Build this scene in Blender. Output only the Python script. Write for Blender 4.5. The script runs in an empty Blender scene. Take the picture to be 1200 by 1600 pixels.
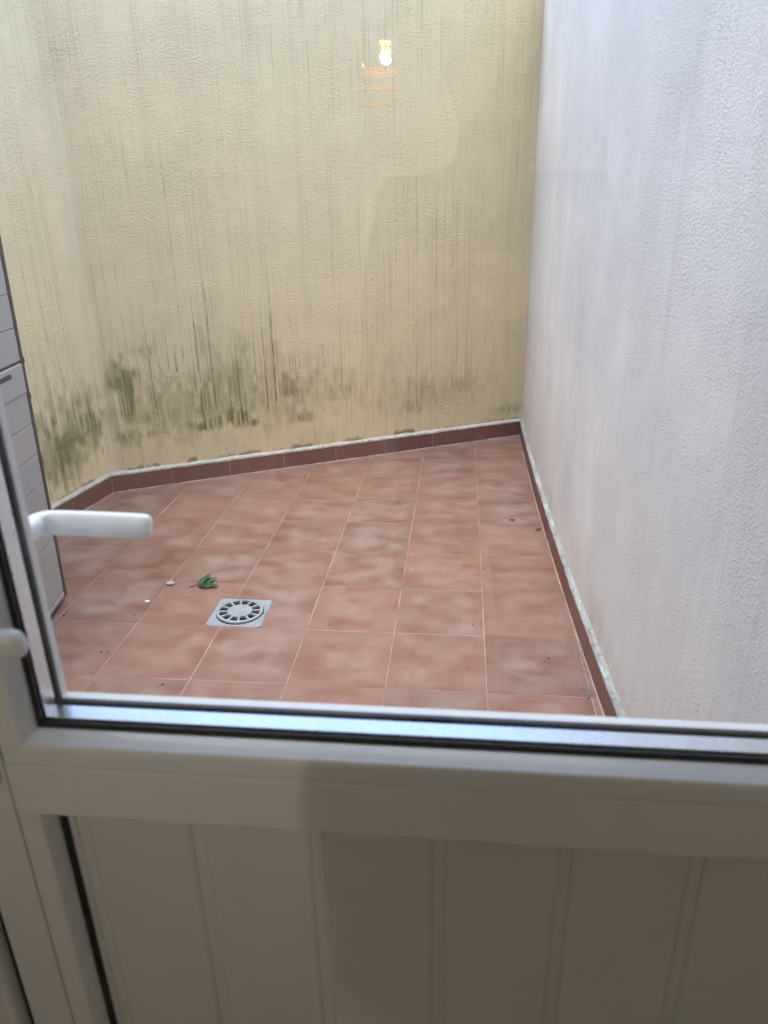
import bpy, bmesh, math, random
import numpy as np
from mathutils import Matrix, Vector

R = math.radians
scn = bpy.context.scene
COL = scn.collection
random.seed(7)
rng = np.random.default_rng(11)

# ------------------------------------------------------------------ camera
cam_d = bpy.data.cameras.new("camera")
cam = bpy.data.objects.new("camera", cam_d)
COL.objects.link(cam)
cam.matrix_world = Matrix((
    (0.994777, -0.020140, 0.100070, 0.0),
    (0.100180, 0.380715, -0.919250, 0.0),
    (-0.019585, 0.924473, 0.380744, 1.43),
    (0, 0, 0, 1)))
cam_d.sensor_fit = 'VERTICAL'
cam_d.sensor_height = 36.0
cam_d.lens = 25.81
cam_d.clip_start = 0.02
cam_d.clip_end = 500
cam_d.dof.use_dof = True
cam_d.dof.focus_distance = 3.2
cam_d.dof.aperture_fstop = 8.5
scn.camera = cam

# ------------------------------------------------------------------ sky and sun
SUN_EL, SUN_AZ = 78.0, 228.0          # azimuth from +Y, clockwise
world = bpy.data.worlds.new("World")
scn.world = world
world.use_nodes = True
wn = world.node_tree.nodes
wl = world.node_tree.links
bg = wn["Background"]
sky = wn.new("ShaderNodeTexSky")
sky.sky_type = 'NISHITA'
sky.sun_disc = False
sky.sun_elevation = R(SUN_EL)
sky.sun_rotation = R(SUN_AZ)
sky.air_density = 1.0
sky.dust_density = 1.2
sky.ozone_density = 1.0
wl.new(sky.outputs[0], bg.inputs[0])
bg.inputs[1].default_value = 0.15

sun_d = bpy.data.lights.new("sun", 'SUN')
sun_d.energy = 1.0
sun_d.angle = R(75)
sun_d.color = (1.0, 0.95, 0.88)
sun = bpy.data.objects.new("sun", sun_d)
COL.objects.link(sun)
sd = Vector((math.sin(R(SUN_AZ)) * math.cos(R(SUN_EL)), math.cos(R(SUN_AZ)) * math.cos(R(SUN_EL)), math.sin(R(SUN_EL))))
sun.rotation_euler = sd.to_track_quat('Z', 'Y').to_euler()

vs = scn.view_settings
scn.display_settings.display_device = 'sRGB'
vs.view_transform = 'Standard'
vs.look = 'None'
vs.gamma = 1.0
vs.use_curve_mapping = False
vs.exposure = 2.25
BULB = 570.0

scn.render.engine = 'CYCLES'
cy = scn.cycles
cy.max_bounces = 8
cy.diffuse_bounces = 4
cy.glossy_bounces = 4
cy.transmission_bounces = 8
cy.transparent_max_bounces = 24
cy.use_denoising = True
cy.sample_clamp_indirect = 8.0
cy.caustics_reflective = False
cy.caustics_refractive = False

# ------------------------------------------------------------------ node helpers
class Mat:
    def __init__(s, name, rough=0.6, spec=0.5):
        s.m = bpy.data.materials.new(name)
        s.m.use_nodes = True
        s.t = s.m.node_tree
        s.n = s.t.nodes
        s.p = s.n["Principled BSDF"]
        s.p.inputs["Roughness"].default_value = rough
        s.p.inputs["Specular IOR Level"].default_value = spec
    def set(s, sock, v):
        if isinstance(v, bpy.types.NodeSocket):
            s.t.links.new(v, sock)
        elif v is not None:
            if isinstance(v, tuple) and len(v) == 3 and sock.type == 'RGBA':
                v = (*v, 1)
            sock.default_value = v
    def coord(s, kind="Object"):
        return s.n.new("ShaderNodeTexCoord").outputs[kind]
    def mapping(s, vec, scale=(1, 1, 1), loc=None, rot=None):
        k = s.n.new("ShaderNodeMapping")
        s.set(k.inputs["Vector"], vec)
        k.inputs["Scale"].default_value = scale
        if loc is not None:
            s.set(k.inputs["Location"], loc)
        if rot is not None:
            k.inputs["Rotation"].default_value = rot
        return k.outputs[0]
    def noise(s, vec, scale, detail=4, rough=0.55, dist=0.0, w=None):
        k = s.n.new("ShaderNodeTexNoise")
        if w is not None:
            k.noise_dimensions = '4D'
            s.set(k.inputs["W"], w)
        s.set(k.inputs["Vector"], vec)
        k.inputs["Scale"].default_value = scale
        k.inputs["Detail"].default_value = detail
        k.inputs["Roughness"].default_value = rough
        k.inputs["Distortion"].default_value = dist
        return k.outputs["Fac"]
    def voronoi(s, vec, scale, feature='F1', out="Distance", rand=1.0):
        k = s.n.new("ShaderNodeTexVoronoi")
        k.feature = feature
        s.set(k.inputs["Vector"], vec)
        k.inputs["Scale"].default_value = scale
        k.inputs["Randomness"].default_value = rand
        return k.outputs[out]
    def math(s, op, a, b=None, c=None, clamp=False):
        k = s.n.new("ShaderNodeMath")
        k.operation = op
        k.use_clamp = clamp
        for i, v in enumerate((a, b, c)):
            if v is not None:
                s.set(k.inputs[i], v)
        return k.outputs[0]
    def rng(s, v, a, b, c=0.0, d=1.0, smooth=False):
        k = s.n.new("ShaderNodeMapRange")
        if smooth:
            k.interpolation_type = 'SMOOTHSTEP'
        s.set(k.inputs[0], v)
        for i, q in enumerate((a, b, c, d)):
            k.inputs[i + 1].default_value = q
        return k.outputs[0]
    def mix(s, fac, a, b, mode='MIX'):
        k = s.n.new("ShaderNodeMix")
        k.data_type = 'RGBA'
        k.blend_type = mode
        s.set(k.inputs[0], fac)
        s.set(k.inputs[6], a)
        s.set(k.inputs[7], b)
        return k.outputs[2]
    def ramp(s, fac, stops):
        k = s.n.new("ShaderNodeValToRGB")
        s.set(k.inputs[0], fac)
        e = k.color_ramp.elements
        while len(e) < len(stops):
            e.new(0.5)
        for q, (pos, colr) in zip(e, stops):
            q.position = pos
            q.color = (*colr, 1)
        return k.outputs[0]
    def bump(s, h, strength=0.5, dist=0.01, normal=None):
        k = s.n.new("ShaderNodeBump")
        k.inputs["Strength"].default_value = strength
        k.inputs["Distance"].default_value = dist
        s.set(k.inputs["Height"], h)
        if normal is not None:
            s.set(k.inputs["Normal"], normal)
        return k.outputs[0]
    def attr(s, name):
        k = s.n.new("ShaderNodeAttribute")
        k.attribute_name = name
        return k
    def sep(s, v):
        k = s.n.new("ShaderNodeSeparateXYZ")
        s.set(k.inputs[0], v)
        return k.outputs
    def out(s, color=None, rough=None, normal=None, metal=None):
        s.set(s.p.inputs["Base Color"], color)
        s.set(s.p.inputs["Roughness"], rough)
        s.set(s.p.inputs["Normal"], normal)
        s.set(s.p.inputs["Metallic"], metal)
        return s.m

# ------------------------------------------------------------------ materials
def wall_material(name, base, dark, tint_a, tint_b, streak_amt, grain=1.0, bump=.8, pitamt=.26):
    M = Mat(name, 0.93, 0.25)
    o = M.coord()
    st = M.attr("stain")
    sc = M.n.new("ShaderNodeSeparateColor")
    M.set(sc.inputs[0], st.outputs["Color"])
    algae, streak, mold = sc.outputs[0], sc.outputs[1], sc.outputs[2]
    big = M.noise(o, 1.6, 4, 0.6)
    mid = M.noise(M.mapping(o, (1, 1, .35)), 5.0, 4, 0.6)
    c = M.mix(M.rng(big, .38, .66), base, tint_a)
    c = M.mix(M.rng(mid, .42, .72, 0, .55), c, tint_b)
    # thin rain runs
    run = M.noise(M.mapping(o, (1, 1, .006)), 92, 3, 0.75)
    run2 = M.noise(M.mapping(o, (1, 1, .012)), 19, 2, 0.6)
    where = M.rng(M.noise(M.mapping(o, (1, 1, .4)), 2.3, 3), .22, .50)
    brk = M.rng(M.noise(M.mapping(o, (1, 1, .25)), 24, 3, .7), .3, .6)
    r1 = M.math('MULTIPLY', M.rng(run, .53, .66), M.math('MULTIPLY', where, brk))
    r2 = M.math('MULTIPLY', M.rng(run2, .5, .75), .22)
    f = M.math('MULTIPLY', M.math('ADD', r1, r2), streak_amt, clamp=True)
    c = M.mix(f, c, dark)
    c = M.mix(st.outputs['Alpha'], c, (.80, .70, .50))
    # relief of the sprayed render
    g1 = M.noise(M.mapping(o, (1, 1, 1.25)), 85 * grain, 3, .62, .4)
    g2 = M.noise(o, 230 * grain, 2, .6)
    patch = M.rng(M.noise(o, 4.1, 4, .65), .32, .68, .25, 1.25)
    h = M.math('ADD', M.rng(g1, .3, .75), M.math('MULTIPLY', g2, .35))
    h = M.math('MULTIPLY', h, patch)
    pit = M.rng(g1, .30, .43, 1, 0)
    c = M.mix(M.math('MULTIPLY', pit, pitamt), c, dark)
    # algae, drip lines, black mould
    gr = M.noise(o, 190, 4, .72)
    a0 = M.math('ADD', M.math('MULTIPLY', algae, .95), M.math('MULTIPLY', gr, 1.0))
    a = M.math('MULTIPLY', M.rng(a0, .58, 1.25), M.rng(algae, .02, .15), clamp=True)
    c = M.mix(M.math('MULTIPLY', a, .9), c, M.mix(M.noise(o, 11, 3), (.190, .195, .050), (.130, .125, .042)))
    s0 = M.math('ADD', M.math('MULTIPLY', streak, 1.0), M.math('MULTIPLY', gr, .6))
    s2 = M.math('MULTIPLY', M.rng(s0, .40, 1.20), M.rng(streak, .02, .12), clamp=True)
    c = M.mix(s2, c, (.092, .088, .038))
    mk = M.rng(M.math('MULTIPLY', mold, M.math('ADD', M.noise(o, 190, 4, .75), .28)), .27, .70)
    c = M.mix(M.math('MULTIPLY', mk, .66), c, (.055, .052, .034))
    # stray pock marks
    vo = M.voronoi(o, 4.3)
    dot = M.rng(vo, .012, .020, 1, 0)
    c = M.mix(M.math('MULTIPLY', dot, .75), c, (.08, .065, .045))
    nrm = M.bump(h, bump, .0040)
    return M.out(c, None, nrm)

CREAM = wall_material("cream render", (.70, .575, .350), (.36, .300, .180), (.675, .545, .340), (.64, .54, .322), .68, 1.0, .85)
CREAM_LIT = wall_material("lit cream render", (.86, .73, .45), (.44, .37, .21), (.83, .70, .44), (.80, .69, .42), .7)  # cream copy made paler and yellower for the bounce light on the left wall
WHITE = wall_material("white render", (.69, .67, .655), (.37, .365, .37), (.585, .57, .565), (.55, .535, .53), .36, 1.6, .52, .38)

def tile_material(name, lo, mid, hi, haze, rough0, rough1):
    M = Mat(name, .5, .45)
    o = M.coord()
    oi = M.n.new("ShaderNodeObjectInfo")
    rnd = oi.outputs["Random"]
    w = M.math('MULTIPLY', rnd, 57.0)
    v = M.mapping(o, (1, 1.35, 1))
    n1 = M.noise(v, 5.5, 4, .52, .5, w)
    n2 = M.noise(v, 8.0, 5, .52, .3, M.math('ADD', w, 9.0))
    n3 = M.noise(o, 240, 3, .7)
    c = M.ramp(n1, [(.30, lo), (.5, mid), (.70, hi)])
    xyz = M.sep(o)
    edge = M.math('MAXIMUM', M.math('ABSOLUTE', xyz[0]), M.math('ABSOLUTE', xyz[1]))
    inner = M.rng(edge, .085, .160, 1, .62, True)
    hz = M.math('MULTIPLY', M.rng(n2, .33, .72, 0, .84), M.math('MULTIPLY', inner, M.math('MULTIPLY_ADD', rnd, .65, .60)), clamp=True)
    c = M.mix(hz, c, haze)
    tone = M.math('MULTIPLY_ADD', rnd, -.26, 1.12)
    k = M.n.new("ShaderNodeCombineColor")
    for i in range(3):
        M.set(k.inputs[i], tone)
    c = M.mix(1.0, c, k.outputs[0], 'MULTIPLY')
    c = M.mix(M.rng(n3, .56, .75, 0, .22), c, (.62, .52, .48))
    # scaled, lime-crusted places
    geo = M.n.new("ShaderNodeNewGeometry").outputs["Position"]
    crust_area = M.rng(M.noise(geo, 3.3, 3, .6), .60, .70)
    crust = M.math('MULTIPLY', crust_area, M.rng(M.noise(geo, 60, 4, .75), .46, .60))
    c = M.mix(M.math('MULTIPLY', crust, .18), c, (.60, .54, .52))
    # fine black soil grains
    sp = M.rng(M.voronoi(geo, 34), .022, .034, 1, 0)
    sp = M.math('MULTIPLY', sp, M.rng(M.noise(geo, 5, 2), .5, .6))
    c = M.mix(sp, c, (.04, .03, .025))
    h = M.math('ADD', M.math('MULTIPLY', M.noise(o, 38, 4, .6), .6), M.math('MULTIPLY', crust, .7))
    ro = M.rng(n2, .35, .7, rough0, rough1)
    ro = M.math('ADD', ro, M.math('MULTIPLY', crust, .25), clamp=True)
    return M.out(c, ro, M.bump(h, .35, .0016))

TILE = tile_material("terracotta floor tile", (.158, .062, .038), (.192, .086, .056), (.214, .110, .076), (.310, .222, .182), .42, .6)
SKIRT = tile_material("dark skirting tile", (.118, .034, .018), (.148, .046, .026), (.172, .056, .034), (.180, .074, .050), .5, .65)

def simple(name, col, rough=.5, metal=0.0, spec=.5, var=.12, vscale=9, bstr=0.0, bscale=60, bdist=.001, dirt=None, dirt_amt=0.0):
    M = Mat(name, rough, spec)
    o = M.coord()
    n = M.noise(o, vscale, 5, .6)
    c2 = tuple(x * (1 - var) for x in col)
    c = M.mix(M.rng(n, .35, .65), col, c2)
    if dirt:
        d = M.rng(M.noise(o, vscale * 7, 5, .75), .50, .64, 0, dirt_amt)
        c = M.mix(d, c, dirt)
    nr = M.bump(M.noise(o, bscale, 4, .65), bstr, bdist) if bstr else None
    ro = None if "pvc" in name else M.rng(M.noise(o, vscale * 3, 4), .3, .7, rough * .85, min(1, rough * 1.15))
    return M.out(c, ro, nr, metal)

GROUT = simple("cement grout", (.52, .41, .365), .95, var=.55, vscale=5, bstr=.5, bscale=180, dirt=(.16, .11, .09), dirt_amt=.7)
MORTAR = simple("white mortar", (.60, .58, .49), .95, var=.25, vscale=8, bstr=.8, bscale=120, bdist=.003, dirt=(.22, .21, .14), dirt_amt=.75)
MORTAR2 = simple("weathered mortar", (.50, .52, .50), .95, var=.35, vscale=6, bstr=.9, bscale=90, bdist=.004, dirt=(.20, .24, .23), dirt_amt=.8)
PVC = simple("white pvc", (.84, .835, .82), .16, var=.03, vscale=4, bstr=.05, bscale=300, bdist=.0004, dirt=(.60, .58, .53), dirt_amt=.10)
PVCF = simple("white pvc panel", (.76, .755, .73), .33, var=.04, vscale=5, bstr=.06, bscale=200, bdist=.0005, dirt=(.58, .56, .52), dirt_amt=.10)
LEVER = simple("white lacquered metal", (.90, .90, .89), .20, var=.02)
RUBBER = simple("black gasket rubber", (.012, .012, .013), .5, var=.2)
SPACER = simple("aluminium spacer", (.80, .81, .82), .30, metal=1.0, var=.05, vscale=60)
ALU = simple("dull aluminium", (.37, .41, .47), .48, metal=.35, var=.18, vscale=14, bstr=.2, bscale=220, bdist=.0005, dirt=(.20, .19, .17), dirt_amt=.35)
BLACKHOLE = simple("black drain inside", (.012, .011, .010), .7)  # near-black all over the inside of the well
LEAF = simple("dark green leaf", (.035, .105, .030), .38, var=.45, vscale=40, bstr=.4, bscale=90, bdist=.002)
STEM = simple("leaf stem", (.10, .055, .035), .7)
PEBBLE = simple("pale pebble", (.46, .43, .37), .85, var=.3, vscale=60, bstr=.5, bscale=150)
PETAL = simple("white petal", (.80, .78, .72), .7)
DRYLEAF = simple("dry dark leaf", (.05, .030, .020), .85, var=.5, vscale=60)
SPECK = simple("black soil", (.022, .018, .015), .95)
CRUMB = simple("grey mortar crumbs", (.28, .27, .28), .95, var=.5, vscale=90)
CAB = simple("grey moulded plastic", (.40, .395, .39), .42, var=.08, vscale=5, bstr=.12, bscale=160, bdist=.0008)
CABD = simple("charcoal plastic", (.030, .031, .034), .5, var=.2)
PLASTER = simple("room plaster", (.74, .73, .70), .95, var=.03, vscale=2, bstr=.2, bscale=40)
ROOMFLOOR = simple("room floor", (.42, .36, .29), .5, var=.2, vscale=3)
def veneer():
    M = Mat("backlit veneer", .7)
    o = M.coord()
    g = M.noise(M.mapping(o, (1, 1, 9)), 14, 4)
    c = M.mix(g, (.62, .36, .15), (.45, .25, .10))
    tr = M.n.new("ShaderNodeBsdfTranslucent")
    M.set(tr.inputs[0], c)
    mx = M.n.new("ShaderNodeMixShader")
    mx.inputs[0].default_value = .6
    M.set(M.p.inputs["Base Color"], c)
    M.t.links.new(M.p.outputs[0], mx.inputs[1])
    M.t.links.new(tr.outputs[0], mx.inputs[2])
    M.t.links.new(mx.outputs[0], M.n["Material Output"].inputs[0])
    return M.m
SLATWOOD = veneer()
DARKWOOD = simple("white painted boards", (.74, .73, .70), .95, spec=.1, var=.03, vscale=3)
CEILW = simple("white ceiling", (.74, .73, .70), .95, spec=.05, var=.03, vscale=3)
BRASS = simple("lamp metal", (.70, .58, .36), .3, metal=1.0)

def glass_material():
    m = bpy.data.materials.new("clear window glass")
    m.use_nodes = True
    t = m.node_tree
    t.nodes.clear()
    out = t.nodes.new("ShaderNodeOutputMaterial")
    mixs = t.nodes.new("ShaderNodeMixShader")
    tr = t.nodes.new("ShaderNodeBsdfTransparent")
    tr.inputs[0].default_value = (.985, .992, .988, 1)
    gl = t.nodes.new("ShaderNodeBsdfGlossy")
    gl.inputs["Roughness"].default_value = 0.0
    fr = t.nodes.new("ShaderNodeFresnel")
    ge = t.nodes.new("ShaderNodeNewGeometry")
    mr = t.nodes.new("ShaderNodeMapRange")      # the same reflectance on the face leaving the glass
    mr.inputs[3].default_value = 1.5
    mr.inputs[4].default_value = 1 / 1.5
    t.links.new(ge.outputs["Backfacing"], mr.inputs[0])
    t.links.new(mr.outputs[0], fr.inputs["IOR"])
    t.links.new(fr.outputs[0], mixs.inputs[0])
    t.links.new(tr.outputs[0], mixs.inputs[1])
    t.links.new(gl.outputs[0], mixs.inputs[2])
    tc = t.nodes.new("ShaderNodeTexCoord")
    mp = t.nodes.new("ShaderNodeMapping")
    mp.inputs["Rotation"].default_value = (0, .6, 0)
    mp.inputs["Scale"].default_value = (2.2, 1, .8)
    nz = t.nodes.new("ShaderNodeTexNoise")
    nz.inputs["Scale"].default_value = 5.0
    nz.inputs["Detail"].default_value = 5.0
    rg = t.nodes.new("ShaderNodeMapRange")
    rg.inputs[1].default_value = .40; rg.inputs[2].default_value = .72
    rg.inputs[3].default_value = .004; rg.inputs[4].default_value = .014
    df = t.nodes.new("ShaderNodeBsdfTranslucent")
    df.inputs[0].default_value = (.85, .85, .85, 1)
    m2 = t.nodes.new("ShaderNodeMixShader")
    t.links.new(tc.outputs["Object"], mp.inputs[0]); t.links.new(mp.outputs[0], nz.inputs["Vector"])
    t.links.new(nz.outputs["Fac"], rg.inputs[0]); t.links.new(rg.outputs[0], m2.inputs[0])
    t.links.new(mixs.outputs[0], m2.inputs[1]); t.links.new(df.outputs[0], m2.inputs[2])
    t.links.new(m2.outputs[0], out.inputs[0])
    return m
GLASS = glass_material()

def emit(name, col, s):
    m = bpy.data.materials.new(name)
    m.use_nodes = True
    p = m.node_tree.nodes["Principled BSDF"]
    p.inputs["Base Color"].default_value = (*col, 1)
    p.inputs["Emission Color"].default_value = (*col, 1)
    p.inputs["Emission Strength"].default_value = s
    return m
BULBM = emit("lit bulb", (1.0, .94, .84), BULB)

# ------------------------------------------------------------------ mesh helpers
def link(name, me, mat, parent=None):
    o = bpy.data.objects.new(name, me)
    COL.objects.link(o)
    if mat is not None and not me.materials:
        me.materials.append(mat)
    if parent is not None:
        o.parent = parent
    return o

def pydata(name, verts, faces, mat, parent=None, smooth=False):
    me = bpy.data.meshes.new(name)
    me.from_pydata([tuple(v) for v in verts], [], faces)
    bm = bmesh.new()
    bm.from_mesh(me)
    bmesh.ops.recalc_face_normals(bm, faces=bm.faces)
    bm.to_mesh(me)
    bm.free()
    if smooth:
        for p in me.polygons:
            p.use_smooth = True
    return link(name, me, mat, parent)

def add_box(bm, x0, x1, y0, y1, z0, z1, bev=0.0, seg=1):
    tmp = bmesh.new()
    v = [tmp.verts.new(c) for c in ((x0, y0, z0), (x1, y0, z0), (x1, y1, z0), (x0, y1, z0), (x0, y0, z1), (x1, y0, z1), (x1, y1, z1), (x0, y1, z1))]
    for f in ((0, 3, 2, 1), (4, 5, 6, 7), (0, 1, 5, 4), (1, 2, 6, 5), (2, 3, 7, 6), (3, 0, 4, 7)):
        tmp.faces.new([v[i] for i in f])
    if bev:
        bmesh.ops.bevel(tmp, geom=list(tmp.edges), offset=bev, segments=seg, affect='EDGES', profile=.5)
    me = bpy.data.meshes.new("t")
    tmp.to_mesh(me)
    tmp.free()
    bm.from_mesh(me)
    bpy.data.meshes.remove(me)

def bm_obj(name, bm, mat, parent=None, smooth=False):
    me = bpy.data.meshes.new(name)
    bm.to_mesh(me)
    bm.free()
    if smooth:
        for p in me.polygons:
            p.use_smooth = True
    return link(name, me, mat, parent)

def box(name, b, mat, parent=None, bev=0.0, seg=1):
    bm = bmesh.new()
    add_box(bm, *b, bev=bev, seg=seg)
    return bm_obj(name, bm, mat, parent)

def tag(o, label=None, cat=None, group=None, kind=None):
    if label: o["label"] = label
    if cat: o["category"] = cat
    if group: o["group"] = group
    if kind: o["kind"] = kind
    return o

def empty(name, loc=(0, 0, 0), label=None, cat=None, group=None):
    o = bpy.data.objects.new(name, None)
    COL.objects.link(o)
    o.location = loc
    o.empty_display_size = .1
    return tag(o, label, cat, group)

def vnoise(x, y, seed=0):
    """smooth value noise, numpy, unit lattice"""
    xi = np.floor(x).astype(int); yi = np.floor(y).astype(int)
    fx = x - xi; fy = y - yi
    fx = fx * fx * (3 - 2 * fx); fy = fy * fy * (3 - 2 * fy)
    def hsh(a, b):
        k = (a * 374761393 + b * 668265263 + seed * 1442695) & 0x7fffffff
        k = ((k ^ (k >> 13)) * 1274126177) & 0x7fffffff
        return ((k ^ (k >> 16)) & 0xffff) / 65535.0
    a = hsh(xi, yi); b = hsh(xi + 1, yi); c = hsh(xi, yi + 1); d = hsh(xi + 1, yi + 1)
    return (a + (b - a) * fx) * (1 - fy) + (c + (d - c) * fx) * fy

def poly_clip(poly, n, c):
    """keep the part of a polygon with n.p <= c"""
    out = []
    for i in range(len(poly)):
        p, q = poly[i], poly[(i + 1) % len(poly)]
        dp = n[0] * p[0] + n[1] * p[1] - c
        dq = n[0] * q[0] + n[1] * q[1] - c
        if dp <= 0:
            out.append(p)
        if dp * dq < 0:
            t = dp / (dp - dq)
            out.append((p[0] + (q[0] - p[0]) * t, p[1] + (q[1] - p[1]) * t))
    return out

def area(p):
    return abs(sum(p[i][0] * p[(i + 1) % len(p)][1] - p[(i + 1) % len(p)][0] * p[i][1] for i in range(len(p)))) / 2

# ------------------------------------------------------------------ plan of the patio (metres, camera at 0,0)
A = np.array([-1.9099, 3.6526])                 # foot of the skirting, corner left-back
B = np.array([0.4061, 4.8600])                  # corner right-back
DB = (B - A) / np.linalg.norm(B - A)
LB = float(np.linalg.norm(B - A))
NB = np.array([-DB[1], DB[0]])                  # into the back wall
DL = np.array([.156, .9878])                    # along the left wall towards the corner
NL = np.array([-DL[1], DL[0]])
def xr(y):                                      # the right wall is not quite straight
    d = 4.86 - y
    return .404 - .00938 * d + .00873 * d * d
OFF = .012
WALL_H = 2.75
Y_HOUSE = .50

STREAKS = [(0.037, 0.89, 0.71, 4, 0.5), (0.113, 0.894, 0.668, 4, 0.6), (0.144, 0.884, 0.622, 5, 0.8), (0.165, 0.881, 0.647, 4, 0.6), (0.287, 0.994, 0.468, 6, 0.9), (0.27, 0.654, 0.48, 9, 0.7), (0.383, 0.923, 0.661, 5, 0.6), (0.426, 0.777, 0.64, 7, 1), (0.467, 0.825, 0.705, 4, 0.6), (0.542, 1.085, 0.629, 5, 0.8), (0.615, 1.162, 0.423, 7, 1), (0.591, 0.883, 0.572, 5, 0.7), (0.696, 0.685, 0.424, 9, 0.7), (0.422, 1.155, 0.912, 4, 0.4), (0.545, 0.92, 0.699, 4, 0.5), (0.371, 0.645, 0.504, 4, 0.4), (0.427, 0.657, 0.462, 4, 0.35), (0.305, 0.651, 0.607, 7, 0.5), (0.325, 0.527, 0.482, 6, 0.5), (0.546, 0.978, 0.575, 6, 0.8), (0.697, 0.685, 0.339, 9, 0.9), (0.754, 0.847, 0.313, 9, 1), (0.782, 0.713, 0.32, 7, 0.8), (0.885, 0.811, 0.542, 6, 0.6), (0.911, 1.024, 0.38, 6, 0.9), (0.963, 1.146, 0.422, 8, 1), (1.01, 0.566, 0.445, 7, 0.9), (1.056, 0.708, 0.45, 7, 0.8), (1.034, 0.683, 0.452, 5, 0.7), (1.16, 0.754, 0.43, 5, 0.5), (1.211, 0.705, 0.491, 5, 0.6), (1.321, 1.001, 0.499, 5, 0.45), (1.369, 1.128, 0.408, 6, 0.55), (1.446, 0.582, 0.389, 5, 0.5), (1.49, 0.606, 0.365, 5, 0.45), (1.417, 0.585, 0.412, 6, 0.45), (0.833, 0.62, 0.445, 5, 0.6), (0.884, 0.505, 0.402, 8, 0.6), (1.257, 0.562, 0.447, 4, 0.4), (1.133, 0.81, 0.433, 4, 0.35), (0.542, 0.504, 0.301, 10, 0.9), (0.619, 0.386, 0.282, 8, 0.7), (0.879, 0.318, 0.259, 9, 0.6), (0.925, 0.312, 0.254, 9, 0.5), (1.489, 0.691, 0.355, 5, 0.45), (1.579, 0.608, 0.473, 5, 0.35), (1.816, 0.694, 0.469, 5, 0.4), (1.855, 0.71, 0.284, 7, 0.65), (1.891, 0.707, 0.361, 6, 0.6), (1.928, 0.617, 0.388, 5, 0.45), (1.966, 0.614, 0.435, 5, 0.35), (2.101, 0.622, 0.38, 7, 0.5), (2.158, 0.598, 0.333, 7, 0.5), (2.309, 0.453, 0.317, 5, 0.4), (2.43, 0.545, 0.368, 6, 0.4), (2.224, 0.552, 0.389, 5, 0.3), (1.784, 0.668, 0.492, 5, 0.3), (2.129, 0.739, 0.558, 5, 0.3)]
BLOBS = [(.62, .42, .75, .16, .42), (.35, .40, .35, .13, .42), (1.9, .33, .5, .10, .28), (0.135, 0.588, 0.077, 0.088, 0.9), (0.142, 0.458, 0.046, 0.111, 0.8), (0.137, 0.308, 0.086, 0.043, 0.6), (0.267, 0.763, 0.079, 0.047, 0.45), (0.283, 0.308, 0.089, 0.029, 0.5), (0.558, 0.44, 0.056, 0.094, 0.8), (0.584, 0.319, 0.122, 0.033, 0.95), (0.728, 0.335, 0.095, 0.052, 0.95), (0.791, 0.301, 0.075, 0.027, 0.7), (0.64, 0.548, 0.078, 0.141, 0.5), (0.747, 0.537, 0.094, 0.178, 0.5), (0.941, 0.518, 0.052, 0.109, 0.45), (1.032, 0.479, 0.061, 0.066, 0.6), (1.117, 0.293, 0.102, 0.035, 0.6), (1.207, 0.139, 0.164, 0.079, 0.25), (1.483, 0.346, 0.083, 0.078, 0.2), (1.844, 0.281, 0.08, 0.041, 0.5), (1.866, 0.364, 0.098, 0.089, 0.35), (2.148, 0.364, 0.111, 0.057, 0.35), (2.225, 0.389, 0.065, 0.123, 0.3), (2.067, 0.302, 0.138, 0.041, 0.25), (2.273, 0.342, 0.142, 0.042, 0.2), (1.696, 0.501, 0.085, 0.154, 0.2), (0.975, 0.715, 0.052, 0.088, 0.3), (0.585, 0.747, 0.055, 0.102, 0.3), (0.08, 0.655, 0.038, 0.047, 0.35), (2.542, 0.185, 0.149, 0.035, 0.35)]
MOLD = [(0.076, 0.192, 0.8), (0.181, 0.285, 0.9), (0.41, 0.488, 1), (0.572, 0.71, 0.7), (0.703, 0.862, 0.9), (1.016, 1.176, 0.9), (1.359, 1.506, 0.8), (1.686, 1.853, 1), (2.033, 2.199, 0.6), (2.302, 2.622, 0.6), (0.893, 1.009, 0.5), (1.582, 1.668, 0.3)]
LSTREAKS = [(0.354, 0.927, 0.602, 5, 0.7), (0.356, 0.748, 0.49, 6, 0.8), (0.245, 0.986, 0.478, 5, 0.7), (0.34, 0.809, 0.496, 6, 0.8), (0.196, 0.831, 0.505, 5, 0.7), (0.149, 0.883, 0.514, 5, 0.6), (0.108, 0.703, 0.483, 6, 0.9), (0.084, 0.697, 0.444, 7, 0.9), (0.436, 0.661, 0.461, 6, 0.9), (0.287, 0.69, 0.484, 5, 0.6), (0.164, 0.713, 0.541, 5, 0.6), (0.198, 1.129, 0.787, 4, 0.35), (0.118, 1.063, 0.769, 4, 0.35), (0.272, 0.96, 0.692, 4, 0.4)]
LBLOBS = [(.2, .40, .30, .16, .7), (.38, .33, .16, .2, .7), (0.226, 0.399, 0.13, 0.085, 0.9), (0.351, 0.369, 0.11, 0.09, 0.8), (0.091, 0.463, 0.05, 0.06, 0.7), (0.342, 0.45, 0.08, 0.06, 0.5), (0.43, 0.262, 0.09, 0.06, 0.6), (.25, .28, .18, .08, .55), (.08, .36, .06, .1, .5)]
LMOLD = [(.12, .26, .8), (.27, .45, .6)]

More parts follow.
